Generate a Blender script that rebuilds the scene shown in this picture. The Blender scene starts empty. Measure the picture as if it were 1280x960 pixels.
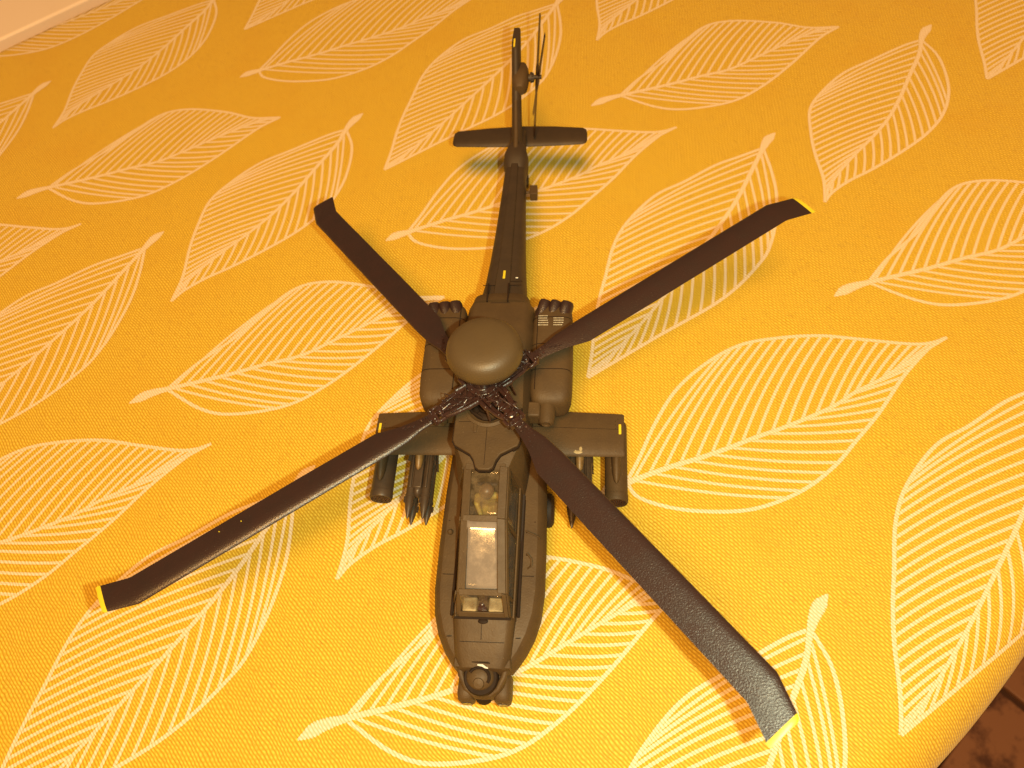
import bpy, bmesh, math, random
from mathutils import Vector, Matrix, noise
random.seed(7)
S = 0.001                       # all dimensions below are in millimetres of the real 1:72 scale model

# ------------------------------------------------------------------ camera, world, lights, exposure
sc = bpy.context.scene
CAM = Vector((28.556, -102.515, 221.549))
RIGHT = Vector((0.993818, 0.057945, -0.094703)); DOWN = Vector((0.0, -0.852998, -0.521915)); FWD = Vector((-0.111023, 0.518688, -0.847724))
cd = bpy.data.cameras.new('camera'); cam = bpy.data.objects.new('camera', cd)
sc.collection.objects.link(cam); sc.camera = cam
cd.sensor_width = 36.0; cd.lens = 36.0 * 1000 / 1280
cd.clip_start = 0.005; cd.clip_end = 20
cd.dof.use_dof = True; cd.dof.focus_distance = 0.205; cd.dof.aperture_fstop = 30
m = Matrix((( RIGHT.x, -DOWN.x, -FWD.x, CAM.x*S), (RIGHT.y, -DOWN.y, -FWD.y, CAM.y*S),
            (RIGHT.z, -DOWN.z, -FWD.z, CAM.z*S), (0, 0, 0, 1)))
cam.matrix_world = m

w = bpy.data.worlds.new('World'); sc.world = w; w.use_nodes = True
wn = w.node_tree.nodes; wl = w.node_tree.links
bg = wn['Background']; bg.inputs[0].default_value = (1.0, 0.62, 0.34, 1); bg.inputs[1].default_value = 0.19

def lamp(name, kind, loc, energy, color, size):
    ld = bpy.data.lights.new(name, kind); ld.energy = energy; ld.color = color
    if kind == 'AREA': ld.shape = 'DISK'; ld.size = size
    else: ld.shadow_soft_size = size
    o = bpy.data.objects.new(name, ld); sc.collection.objects.link(o)
    o.location = loc
    return o
fl = CAM + RIGHT*14 + DOWN*2
FLASH = lamp('phone_flash', 'POINT', fl*S, 1.72, (0.80, 0.93, 0.66), 0.0016)
lampdir = Vector((0.02, -0.46, 1.0)).normalized()
CEIL = lamp('ceiling_lamp', 'AREA', lampdir*1.55, 27.5, (1.0, 0.51, 0.14), 0.42)
CEIL.rotation_euler = lampdir.to_track_quat('Z', 'Y').to_euler()
sc.view_settings.view_transform = 'Standard'; sc.view_settings.look = 'None'
sc.view_settings.exposure = 0.0; sc.view_settings.gamma = 1.0
sc.render.resolution_x = 1024; sc.render.resolution_y = 768
try:
    sc.cycles.max_bounces = 8; sc.cycles.transparent_max_bounces = 12
except Exception: pass

# ------------------------------------------------------------------ materials
def newmat(name):
    mt = bpy.data.materials.new(name); mt.use_nodes = True
    return mt, mt.node_tree.nodes, mt.node_tree.links, mt.node_tree.nodes['Principled BSDF']
def N(nd, t, **k):
    n = nd.new(t)
    for a, v in k.items(): setattr(n, a, v)
    return n
def mth(nd, lk, op, a, b=None, c=None, clamp=False):
    n = nd.new('ShaderNodeMath'); n.operation = op; n.use_clamp = clamp
    for i, v in enumerate((a, b, c)):
        if v is None: continue
        if isinstance(v, (int, float)): n.inputs[i].default_value = v
        else: lk.new(v, n.inputs[i])
    return n.outputs[0]
def mixc(nd, lk, f, a, b):
    n = nd.new('ShaderNodeMix'); n.data_type = 'RGBA'
    for i, v in ((0, f), (6, a), (7, b)):
        if isinstance(v, (int, float)): n.inputs[i].default_value = v
        elif isinstance(v, tuple): n.inputs[i].default_value = (*v, 1)
        else: lk.new(v, n.inputs[i])
    return n.outputs[2]

def paint(name, col, col2, rough=0.5, scale=250, wear=0.5, spec=0.5, bump=0.05, grain=4000, speck=None):
    """painted plastic: mottled colour, fine dusty grain in relief"""
    mt, nd, lk, p = newmat(name)
    tc = N(nd, 'ShaderNodeTexCoord')
    n1 = N(nd, 'ShaderNodeTexNoise'); n1.inputs['Scale'].default_value = scale; n1.inputs['Detail'].default_value = 5
    n1.inputs['Roughness'].default_value = 0.65
    lk.new(tc.outputs['Object'], n1.inputs['Vector'])
    f = mth(nd, lk, 'MULTIPLY', mth(nd, lk, 'SUBTRACT', n1.outputs[0], 0.38, clamp=True), 3.0*wear, clamp=True)
    c = mixc(nd, lk, f, col, col2)
    n2 = N(nd, 'ShaderNodeTexNoise'); n2.inputs['Scale'].default_value = grain; n2.inputs['Detail'].default_value = 2
    lk.new(tc.outputs['Object'], n2.inputs['Vector'])
    if speck:
        g = mth(nd, lk, 'GREATER_THAN', n2.outputs[0], 0.735)
        c = mixc(nd, lk, mth(nd, lk, 'MULTIPLY', g, speck[3]), c, speck[:3])
    lk.new(c, p.inputs['Base Color'])
    r = mth(nd, lk, 'ADD', mth(nd, lk, 'MULTIPLY', n1.outputs[0], 0.25), rough-0.12)
    lk.new(r, p.inputs['Roughness'])
    p.inputs['Specular IOR Level'].default_value = spec
    b = N(nd, 'ShaderNodeBump'); b.inputs['Strength'].default_value = bump; b.inputs['Distance'].default_value = 0.0002
    lk.new(n2.outputs[0], b.inputs['Height']); lk.new(b.outputs[0], p.inputs['Normal'])
    return mt
OLIVE = paint('olive_drab_paint', (0.088, 0.051, 0.021), (0.064, 0.036, 0.015), 0.60, 160, 0.9, spec=0.38, bump=0.35, grain=2200, speck=(0.22,0.15,0.08,0.5))
OLIVE2 = paint('olive_drab_dome_paint', (0.092, 0.055, 0.022), (0.074, 0.044, 0.018), 0.48, 120, 0.8, bump=0.2, grain=2600)
TAILP = paint('dusky_olive_paint', (0.052, 0.031, 0.016), (0.036, 0.021, 0.011), 0.6, 160, 0.9, bump=0.2, grain=2600)
BLADE = paint('rotor_blade_paint', (0.034, 0.013, 0.009), (0.022, 0.009, 0.006), 0.37, 200, 0.8, spec=0.85, bump=0.45, grain=3600, speck=(0.2,0.17,0.14,0.35))
HEADM = paint('rotor_head_paint', (0.050, 0.020, 0.015), (0.020, 0.009, 0.007), 0.30, 500, 1.0, spec=0.8, bump=0.3, grain=1500)
BLACK = paint('black_rubber', (0.018, 0.010, 0.007), (0.028, 0.015, 0.010), 0.7, 300, 0.8)
MISS = paint('missile_paint', (0.070, 0.045, 0.028), (0.045, 0.028, 0.017), 0.42, 400, 0.8)
TAN = paint('bare_tan_plastic', (0.26, 0.15, 0.05), (0.15, 0.08, 0.03), 0.45, 600, 1.0)
YELLOW = paint('yellow_tip_paint', (0.80, 0.62, 0.03), (0.74, 0.52, 0.02), 0.4, 500, 0.6)
CREAM = paint('cream_plastic', (0.46, 0.36, 0.20), (0.34, 0.26, 0.14), 0.5, 600, 0.8)
WHITE = paint('white_chip', (0.8, 0.78, 0.72), (0.7, 0.66, 0.6), 0.5, 600, 0.6)
LINE = paint('panel_line_wash', (0.022, 0.011, 0.006), (0.016, 0.008, 0.004), 0.7, 500, 0.6, spec=0.2)
FIGY = paint('flight_suit_mustard', (0.44, 0.33, 0.07), (0.28, 0.19, 0.05), 0.5, 700, 1.0)
FIGB = paint('helmet_brown', (0.17, 0.10, 0.055), (0.11, 0.065, 0.035), 0.4, 700, 1.0)
LENS, _n, _l, p = newmat('dark_lens'); p.inputs['Base Color'].default_value = (0.02,0.022,0.035,1); p.inputs['Roughness'].default_value = 0.08
PRINTW = paint('white_stencil', (0.55, 0.50, 0.40), (0.35, 0.30, 0.22), 0.5, 900, 1.0)

def glassmat(name, tint, scr):
    mt, nd, lk, p = newmat(name)
    p.inputs['Base Color'].default_value = (*tint, 1); p.inputs['Roughness'].default_value = 0.06
    p.inputs['Specular IOR Level'].default_value = 1.0; p.inputs['Coat Weight'].default_value = 0.8; p.inputs['Coat Roughness'].default_value = 0.04
    tc = N(nd, 'ShaderNodeTexCoord')
    n1 = N(nd, 'ShaderNodeTexNoise'); n1.inputs['Scale'].default_value = 260; n1.inputs['Detail'].default_value = 6
    n1.inputs['Roughness'].default_value = 0.7
    lk.new(tc.outputs['Object'], n1.inputs['Vector'])
    a = mth(nd, lk, 'ADD', mth(nd, lk, 'MULTIPLY', mth(nd, lk, 'SUBTRACT', n1.outputs[0], 0.42, clamp=True), 1.6), scr, clamp=True)
    lk.new(a, p.inputs['Alpha'])
    r = mth(nd, lk, 'MULTIPLY', n1.outputs[0], 0.16)
    lk.new(r, p.inputs['Roughness'])
    b = N(nd, 'ShaderNodeBump'); b.inputs['Strength'].default_value = 0.12; b.inputs['Distance'].default_value = 0.0003
    n2 = N(nd, 'ShaderNodeTexNoise'); n2.inputs['Scale'].default_value = 170
    lk.new(tc.outputs['Object'], n2.inputs['Vector']); lk.new(n2.outputs[0], b.inputs['Height'])
    lk.new(b.outputs[0], p.inputs['Normal'])
    return mt
GLASS = glassmat('smoky_canopy_plastic', (0.27, 0.21, 0.17), 0.74)
GLASSC = glassmat('clear_canopy_plastic', (0.22, 0.15, 0.08), 0.10)

# woven cotton: UV is the flat cloth in mm turned along the threads
def weave(nd, lk, uvname='flat'):
    uv = N(nd, 'ShaderNodeUVMap'); uv.uv_map = uvname
    nz = N(nd, 'ShaderNodeTexNoise'); nz.inputs['Scale'].default_value = 0.11; nz.inputs['Detail'].default_value = 3
    lk.new(uv.outputs[0], nz.inputs['Vector'])
    wob = N(nd, 'ShaderNodeVectorMath'); wob.operation = 'MULTIPLY_ADD'
    lk.new(nz.outputs['Color'], wob.inputs[0]); wob.inputs[1].default_value = (2.4, 2.4, 0); lk.new(uv.outputs[0], wob.inputs[2])
    sx = N(nd, 'ShaderNodeSeparateXYZ'); lk.new(wob.outputs[0], sx.inputs[0])
    k = math.pi/0.82
    sa = mth(nd, lk, 'SINE', mth(nd, lk, 'MULTIPLY', sx.outputs[0], k))
    sb = mth(nd, lk, 'SINE', mth(nd, lk, 'MULTIPLY', sx.outputs[1], k))
    aa = mth(nd, lk, 'ABSOLUTE', sa); ab = mth(nd, lk, 'ABSOLUTE', sb)
    over = mth(nd, lk, 'GREATER_THAN', mth(nd, lk, 'MULTIPLY', sa, sb), 0.0)
    # ribs run along u; each rib rises where it passes over a cross thread
    seg = mth(nd, lk, 'ADD', 0.82, mth(nd, lk, 'MULTIPLY', mth(nd, lk, 'MULTIPLY', aa, mth(nd, lk, 'SUBTRACT', mth(nd, lk, 'MULTIPLY', over, 2.0), 1.0)), 0.18))
    hw = mth(nd, lk, 'MULTIPLY', ab, seg)
    h = hw
    # slubs: long streaks along each thread direction
    def streak(sxv, syv, scl):
        mp = N(nd, 'ShaderNodeMapping'); mp.inputs['Scale'].default_value = (sxv, syv, 1)
        lk.new(uv.outputs[0], mp.inputs[0])
        n = N(nd, 'ShaderNodeTexNoise'); n.inputs['Scale'].default_value = scl; n.inputs['Detail'].default_value = 2
        lk.new(mp.outputs[0], n.inputs['Vector']); return n.outputs[0]
    s1 = streak(0.30, 2.2, 1.0); s2 = streak(2.2, 0.30, 1.0)
    big = N(nd, 'ShaderNodeTexNoise'); big.inputs['Scale'].default_value = 0.035; big.inputs['Detail'].default_value = 4
    lk.new(uv.outputs[0], big.inputs['Vector'])
    return dict(h=h, over=over, hw=hw, s1=s1, s2=s2, big=big.outputs[0], uv=uv.outputs[0])
def cloth_yellow(nd, lk, W):
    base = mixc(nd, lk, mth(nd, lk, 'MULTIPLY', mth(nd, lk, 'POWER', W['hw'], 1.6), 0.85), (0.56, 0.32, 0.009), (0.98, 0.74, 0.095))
    base = mixc(nd, lk, mth(nd, lk, 'MULTIPLY', mth(nd, lk, 'SUBTRACT', W['s1'], 0.56, clamp=True), 2.8, clamp=True), base, (0.42, 0.20, 0.015))
    base = mixc(nd, lk, mth(nd, lk, 'MULTIPLY', mth(nd, lk, 'SUBTRACT', W['s2'], 0.57, clamp=True), 2.2, clamp=True), base, (0.44, 0.24, 0.02))
    base = mixc(nd, lk, mth(nd, lk, 'MULTIPLY', mth(nd, lk, 'SUBTRACT', W['big'], 0.5, clamp=True), 1.2, clamp=True), base, (0.66, 0.36, 0.02))
    return base
def cloth_finish(nd, lk, p, W, strength=0.55):
    p.inputs['Roughness'].default_value = 0.62
    p.inputs['Specular IOR Level'].default_value = 0.35
    p.inputs['Sheen Weight'].default_value = 0.15
    b = N(nd, 'ShaderNodeBump'); b.inputs['Strength'].default_value = strength; b.inputs['Distance'].default_value = 0.00022
    lk.new(W['h'], b.inputs['Height']); lk.new(b.outputs[0], p.inputs['Normal'])
CLOTH, nd, lk, p = newmat('yellow_woven_cotton')
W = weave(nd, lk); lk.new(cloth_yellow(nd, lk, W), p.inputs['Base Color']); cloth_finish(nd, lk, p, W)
PRINT, nd, lk, p = newmat('white_leaf_print')
W = weave(nd, lk); Y = cloth_yellow(nd, lk, W)
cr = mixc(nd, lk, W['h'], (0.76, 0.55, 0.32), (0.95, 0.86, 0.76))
ac = N(nd, 'ShaderNodeUVMap'); ac.uv_map = 'across'
sa_ = N(nd, 'ShaderNodeSeparateXYZ'); lk.new(ac.outputs[0], sa_.inputs[0])
edge = mth(nd, lk, 'ABSOLUTE', sa_.outputs[0])                    # 0 at the line's middle, 1 at its edge
ragged = mth(nd, lk, 'ADD', mth(nd, lk, 'MULTIPLY', W['h'], 0.62), mth(nd, lk, 'MULTIPLY', mth(nd, lk, 'SUBTRACT', W['s1'], 0.5), 0.8))
ink = mth(nd, lk, 'MULTIPLY', mth(nd, lk, 'SUBTRACT', mth(nd, lk, 'ADD', 1.02, mth(nd, lk, 'MULTIPLY', ragged, 0.5)), mth(nd, lk, 'MULTIPLY', edge, 1.12)), 3.0, clamp=True)
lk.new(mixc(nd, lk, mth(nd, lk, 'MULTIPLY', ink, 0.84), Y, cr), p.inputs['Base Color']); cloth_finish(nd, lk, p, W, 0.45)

def simple(name, c1, c2, rough, scale, detail=6, thr=0.5, k=6):
    mt, nd, lk, p = newmat(name)
    tc = N(nd, 'ShaderNodeTexCoord'); n1 = N(nd, 'ShaderNodeTexNoise')
    n1.inputs['Scale'].default_value = scale; n1.inputs['Detail'].default_value = detail; n1.inputs['Roughness'].default_value = 0.62
    lk.new(tc.outputs['Object'], n1.inputs['Vector'])
    f = mth(nd, lk, 'MULTIPLY', mth(nd, lk, 'SUBTRACT', n1.outputs[0], thr, clamp=True), k, clamp=True)
    lk.new(mixc(nd, lk, f, c1, c2), p.inputs['Base Color']); p.inputs['Roughness'].default_value = rough
    return mt
TILE = simple('brown_marbled_tile', (0.27, 0.125, 0.070), (0.085, 0.030, 0.018), 0.45, 34, thr=0.50, k=7)
FLOORBED = simple('dark_floor_bed', (0.06, 0.022, 0.015), (0.04, 0.015, 0.01), 0.8, 60)
BOARD = simple('cream_laminate', (0.86, 0.72, 0.62), (0.80, 0.65, 0.53), 0.45, 12, k=3)
WOOD = simple('brown_table_wood', (0.22, 0.10, 0.05), (0.14, 0.06, 0.03), 0.5, 30)

# ------------------------------------------------------------------ mesh helpers
class MB:
    def __init__(s): s.v = []; s.f = []; s.mi = []
    def add(s, vs, fs, mi=0):
        o = len(s.v); s.v += [Vector(v) for v in vs]; s.f += [tuple(i+o for i in f) for f in fs]; s.mi += [mi]*len(fs)
        return s
    def box(s, c, h, rot=None, mi=0, taper=1.0):
        c = Vector(c); vs = []
        for z in (-1, 1):
            t = taper if z > 0 else 1.0
            for x, y in ((-1,-1),(1,-1),(1,1),(-1,1)):
                q = Vector((x*h[0]*t, y*h[1]*t, z*h[2]))
                if rot: q = rot @ q
                vs.append(c+q)
        return s.add(vs, [(3,2,1,0),(4,5,6,7),(0,1,5,4),(1,2,6,5),(2,3,7,6),(3,0,4,7)], mi)
    def rings(s, rs, cap0=True, cap1=True, mi=0, closed=True):
        n = len(rs[0]); vs = [q for r in rs for q in r]; fs = []
        for a in range(len(rs)-1):
            for i in range(n if closed else n-1):
                j = (i+1) % n
                fs.append((a*n+i, a*n+j, (a+1)*n+j, (a+1)*n+i))
        if cap0: fs.append(tuple(range(n-1, -1, -1)))
        if cap1: fs.append(tuple((len(rs)-1)*n+i for i in range(n)))
        return s.add(vs, fs, mi)
    def tube(s, pts, r, n=10, mi=0, caps=True):
        pts = [Vector(q) for q in pts]; rr = r if isinstance(r, (list, tuple)) else [r]*len(pts)
        rs = []; up = None
        for i, q in enumerate(pts):
            d = (pts[min(i+1, len(pts)-1)] - pts[max(i-1, 0)]).normalized()
            if up is None:
                up = Vector((0,0,1)) if abs(d.z) < 0.9 else Vector((1,0,0))
            a = d.cross(up).normalized(); b = a.cross(d).normalized(); up = b
            rs.append([q + (a*math.cos(2*math.pi*k/n) + b*math.sin(2*math.pi*k/n))*rr[i] for k in range(n)])
        return s.rings(rs, caps, caps, mi)
    def lathe(s, c, prof, axis=(0,0,1), n=32, mi=0, sq=(1,1)):
        ax = Vector(axis).normalized(); c = Vector(c)
        a = ax.orthogonal().normalized() if abs(ax.z) < 0.95 else Vector((1,0,0)); b = ax.cross(a)
        rs = [[c + ax*z + (a*math.cos(2*math.pi*k/n)*sq[0] + b*math.sin(2*math.pi*k/n)*sq[1])*max(r, 1e-3) for k in range(n)] for r, z in prof]
        return s.rings(rs, True, True, mi)
    def ell(s, c, r, n=16, mi=0, rot=None):
        c = Vector(c); rs = []
        for a in range(1, n//2):
            t = math.pi*a/(n//2); ring = []
            for k in range(n):
                q = Vector((r[0]*math.sin(t)*math.cos(2*math.pi*k/n), r[1]*math.sin(t)*math.sin(2*math.pi*k/n), -r[2]*math.cos(t)))
                ring.append(c + (rot @ q if rot else q))
            rs.append(ring)
        return s.rings(rs, True, True, mi)
    def prism(s, poly, z0, z1, mi=0):
        n = len(poly)
        vs = [(x, y, z0) for x, y in poly] + [(x, y, z1) for x, y in poly]
        return s.add(vs, [tuple(range(n-1,-1,-1)), tuple(range(n, 2*n))] + [(i, (i+1) % n, n+(i+1) % n, n+i) for i in range(n)], mi)
    def slab(s, quad, t, mi=0):
        q = [Vector(v) for v in quad]; n = (q[1]-q[0]).cross(q[-1]-q[0]).normalized()*t
        k = len(q)
        return s.add(q + [v-n for v in q], [tuple(range(k)), tuple(range(2*k-1, k-1, -1))] + [(i, k+i, k+(i+1) % k, (i+1) % k) for i in range(k)], mi)
    def xf(s, M):
        s.v = [M @ v for v in s.v]; return s
    def build(s, name, mats, parent=None, bevel=0.0, sharp=38, seg=2, remesh=0.0, sub=0):
        me = bpy.data.meshes.new(name)
        me.from_pydata([tuple(v*S) for v in s.v], [], s.f)
        mats = mats if isinstance(mats, (list, tuple)) else [mats]
        for mt in mats: me.materials.append(mt)
        for p_, i in zip(me.polygons, s.mi): p_.material_index = i
        bm = bmesh.new(); bm.from_mesh(me); bmesh.ops.recalc_face_normals(bm, faces=bm.faces); bm.to_mesh(me); bm.free()
        me.shade_smooth(); me.set_sharp_from_angle(angle=math.radians(sharp))
        o = bpy.data.objects.new(name, me); sc.collection.objects.link(o)
        if parent: o.parent = parent
        if remesh:
            r = o.modifiers.new('remesh', 'REMESH'); r.mode = 'VOXEL'; r.voxel_size = remesh*S; r.use_smooth_shade = True
            r2 = o.modifiers.new('smooth', 'SMOOTH'); r2.iterations = 3
        if sub:
            r = o.modifiers.new('sub', 'SUBSURF'); r.levels = sub; r.render_levels = sub
        if bevel:
            b = o.modifiers.new('bevel', 'BEVEL'); b.width = bevel*S; b.segments = seg; b.limit_method = 'ANGLE'
            b.angle_limit = math.radians(35); b.harden_normals = False
        return o
def thing(name, label, cat):
    o = bpy.data.objects.new(name, None); sc.collection.objects.link(o); o.empty_display_size = 0.01
    o['label'] = label; o['category'] = cat
    return o
def lab(o, t): o['label'] = t; return o

# ------------------------------------------------------------------ setting: floor, table, board
bm = MB()
FZ = -620.0
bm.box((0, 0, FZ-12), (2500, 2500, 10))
fo = bm.build('floor', FLOORBED); fo['kind'] = 'structure'
ed = Vector((0.695, 0.719)); ndir = Vector((0.719, -0.695))       # along the near cloth edge, and outwards from it
def EN(a, b): return (ed*a + ndir*b)
rotE = Matrix.Rotation(math.atan2(ed.y, ed.x), 3, 'Z')
tm = None
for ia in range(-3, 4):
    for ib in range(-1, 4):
        c = EN(ia*330+168.0, 330*ib+69)  # tile rows leave a wide dark gap along the near cloth edge
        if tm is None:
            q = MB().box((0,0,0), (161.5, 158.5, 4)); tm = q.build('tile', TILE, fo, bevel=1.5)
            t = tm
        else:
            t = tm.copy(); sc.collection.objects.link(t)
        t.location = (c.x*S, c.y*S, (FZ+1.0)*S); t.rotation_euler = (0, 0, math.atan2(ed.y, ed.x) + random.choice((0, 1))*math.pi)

tab = thing('table', 'small brown wooden table hidden beneath the yellow leaf cloth', 'table')
tb = MB()
def ENb(m_, a0, a1, b0, b1, z0, z1):
    ps = [EN(a0,b0), EN(a1,b0), EN(a1,b1), EN(a0,b1)]
    m_.prism([(q_.x, q_.y) for q_ in ps], z0, z1)
ENb(tb, -330, 330, -330, 116, -24, -2.2)
tb.build('table_top', WOOD, tab, bevel=2)
for a in (-300, 300):
    for b in (-300, 84):
        q = MB(); ENb(q, a-16, a+16, b-16, b+16, FZ+5.2, -24.1); q.build('leg', WOOD, tab, bevel=1)

# ------------------------------------------------------------------ tablecloth
D_NEAR = 114.3; R_N = 17.0                                       # where the cloth starts to roll over the near edge
FN = Vector((-0.648, 0.762)); D_FAR = 341.0; R_F = 5.0
FARP = (Vector((-263.4, 226.4)) @ FN + Vector((-223.1, 260.4)) @ FN)/2
def fold(x, y):
    """flat cloth coordinates (mm) -> position and normal on the laid cloth"""
    p_ = Vector((x, y)); nrm = Vector((0, 0, 1)); z = 0.0
    t_ = p_ @ ed; dn = p_ @ ndir
    r = R_N + 2.5*math.sin(t_*0.021+0.6) ; d0 = D_NEAR + 1.2*math.sin(t_*0.03)
    und = 0.35*noise.noise(Vector((x*0.012, y*0.012, 3.1))) + 0.9*max(0, (dn-40)/80)*noise.noise(Vector((x*0.02, y*0.02, 9.0)))
    df = p_ @ FN
    if dn > d0:
        a = (dn-d0)/r
        if a < math.pi/2:
            h_ = math.sin(a)*r; z = -(1-math.cos(a))*r; nrm = Vector((ndir.x*math.sin(a), ndir.y*math.sin(a), math.cos(a)))
        else:
            over = dn-d0-r*math.pi/2; h_ = r; z = -r-over; nrm = Vector((ndir.x, ndir.y, 0))
        q = p_ - ndir*(dn-d0-h_)
    elif df > FARP-R_F:
        a = (df-FARP+R_F)/R_F
        if a < math.pi/2:
            h_ = math.sin(a)*R_F; z = -(1-math.cos(a))*R_F; nrm = Vector((FN.x*math.sin(a), FN.y*math.sin(a), math.cos(a)))
        else:
            over = df-FARP+R_F-R_F*math.pi/2; h_ = R_F; z = -R_F-over; nrm = Vector((FN.x, FN.y, 0))
        q = p_ - FN*(df-FARP+R_F-h_)
    else: q = p_
    pos = Vector((q.x, q.y, z)) + nrm*(und-0.35)
    return pos, nrm
TA = math.radians(-45.2); tu = Vector((math.cos(TA), math.sin(TA))); tv = Vector((-math.sin(TA), math.cos(TA)))
def uvflat(x, y): return (x*tu.x + y*tu.y, x*tv.x + y*tv.y)
A0, A1, B0, B1, ST = -400, 420, -410, 232, 3.2
na = int((A1-A0)/ST); nb = int((B1-B0)/ST)
vs = []; uvs = []
for i in range(na+1):
    for j in range(nb+1):
        q = EN(A0+i*ST, B0+j*ST); pos, _ = fold(q.x, q.y)
        if j == nb: pos += Vector((0,0,random.uniform(-.6,.6)))
        vs.append(tuple(pos*S)); uvs.append(uvflat(q.x, q.y))
fs = [(i*(nb+1)+j, (i+1)*(nb+1)+j, (i+1)*(nb+1)+j+1, i*(nb+1)+j+1) for i in range(na) for j in range(nb)]
me = bpy.data.meshes.new('tablecloth'); me.from_pydata(vs, [], [f[::-1] for f in fs]); me.materials.append(CLOTH)
ul = me.uv_layers.new(name='flat')
for l in me.loops: ul.data[l.index].uv = uvs[l.vertex_index]
me.shade_smooth()
# normals must face up
if me.polygons[na*nb//2].normal.z < 0: me.flip_normals()
cloth = bpy.data.objects.new('tablecloth', me); sc.collection.objects.link(cloth)
cloth['label'] = 'yellow woven tablecloth printed with white outlined leaves under the helicopter'; cloth['category'] = 'tablecloth'
sf = cloth.modifiers.new('thick', 'SOLIDIFY'); sf.thickness = 0.5*S; sf.offset = -1

LEAF = {'P0': {'stem': [[-213.0, 123.6]], 'base': [[-201.2, 129.3]], 'tip': [[-108.7, 167.6]], 'up': [[-192.8, 139.9], [-180.1, 152.5], [-166.3, 170.5], [-153.4, 175.1], [-134.5, 172.4], [-121.4, 168.0]], 'lo': [[-187.2, 121.7], [-175.5, 119.6], [-157.7, 122.8], [-145.0, 130.8], [-131.8, 143.9], [-117.5, 160.7]], 'rib': [[-180.9, 135.0], [-168.3, 139.3], [-156.0, 143.0], [-143.0, 150.9], [-130.0, 159.0], [-116.7, 166.0]]}, 
 'P1': {'stem': [[-211.4, 124.0]], 'base': [[-203.6, 128.0]], 'tip': [[-101.4, 180.1]], 'up': [[-199.3, 136.8], [-194.4, 148.2], [-187.4, 160.4], [-177.5, 170.4], [-166.3, 177.5], [-154.6, 180.2], [-140.4, 181.1], [-126.7, 179.4], [-113.3, 177.7], [-106.7, 178.0]], 'lo': [[-199.7, 123.1], [-188.4, 119.8], [-174.1, 119.3], [-163.8, 121.2], [-152.1, 126.7], [-142.4, 134.5], [-135.3, 142.6], [-126.6, 152.8], [-117.2, 165.7], [-106.9, 176.8]], 'rib': [[-197.8, 130.4], [-188.7, 134.0], [-181.4, 136.5], [-172.4, 140.1], [-165.0, 143.4], [-153.9, 147.9], [-140.5, 154.4], [-132.5, 159.9], [-124.7, 164.2], [-114.5, 171.4]]}, 
 'Q0': {'stem': [[-72.6, 166.1]], 'base': [[-78.3, 156.5]], 'tip': [[-129.3, 67.1]], 'up': [[-74.3, 146.9], [-73.4, 135.4], [-74.8, 123.0], [-79.4, 111.3], [-86.9, 101.4], [-97.2, 92.4], [-109.7, 83.3], [-119.1, 77.5], [-126.1, 71.7]], 'lo': [[-85.8, 153.4], [-99.1, 145.6], [-111.9, 137.9], [-121.4, 127.7], [-127.8, 117.2], [-129.3, 103.6], [-129.3, 92.2], [-128.1, 79.5], [-128.6, 71.8]], 'rib': [[-81.0, 147.4], [-87.3, 134.3], [-92.9, 122.2], [-99.4, 110.5], [-106.7, 100.6], [-114.6, 91.5], [-122.8, 80.9], [-127.7, 72.6]]}, 
 'Q1': {'stem': [[-64.5, 174.0]], 'base': [[-69.8, 165.9]], 'tip': [[-135.8, 62.0]], 'up': [[-68.0, 152.9], [-67.6, 140.6], [-69.7, 126.2], [-73.1, 115.1], [-76.7, 109.0], [-84.6, 99.3], [-93.2, 91.5], [-103.7, 84.3], [-112.9, 78.2], [-124.1, 70.3]], 'lo': [[-79.2, 161.5], [-88.5, 157.2], [-100.2, 149.2], [-111.5, 142.2], [-122.0, 129.3], [-127.1, 117.9], [-130.0, 104.0], [-131.9, 95.2], [-133.5, 85.0], [-134.5, 71.9]], 'rib': [[-75.5, 153.2], [-81.0, 141.1], [-87.0, 130.2], [-95.2, 117.1], [-104.3, 103.5], [-115.2, 87.5], [-126.1, 73.2]]}}
LA, LB = Vector((159.4, -28.28)), Vector((81.29, -99.59))
OFF = {('P1',-1,1):(1.0,-0.4), ('P1',-1,2):(0.4,1.2), ('P0',0,0):(0.3,-0.2), ('P0',0,1):(0.6,1.5), ('P0',0,2):(-0.4,-0.9), ('P1',1,0):(0.2,0.7),
 ('P1',1,1):(-1.1,-1.6), ('P0',2,-1):(-0.1,0.2), ('P0',2,0):(0.2,0.5), ('Q1',-1,0):(-2.1,-3.8), ('Q1',-1,1):(0.7,0.6), ('Q0',0,-1):(-2.0,-0.8), ('Q0',0,0):(0.6,1.7),
 ('Q0',0,1):(0.1,-0.8), ('Q0',0,2):(-0.4,-0.5), ('Q1',1,-2):(-0.6,-2.6), ('Q1',1,-1):(0,0.6), ('Q1',1,0):(0.6,1.8), ('Q1',1,1):(-2.5,-2.5), ('Q0',2,-2):(-0.3,-0.2),
 ('Q0',2,-1):(0.7,0.3), ('Q1',3,-2):(-0.5,-2.5)}
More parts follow.
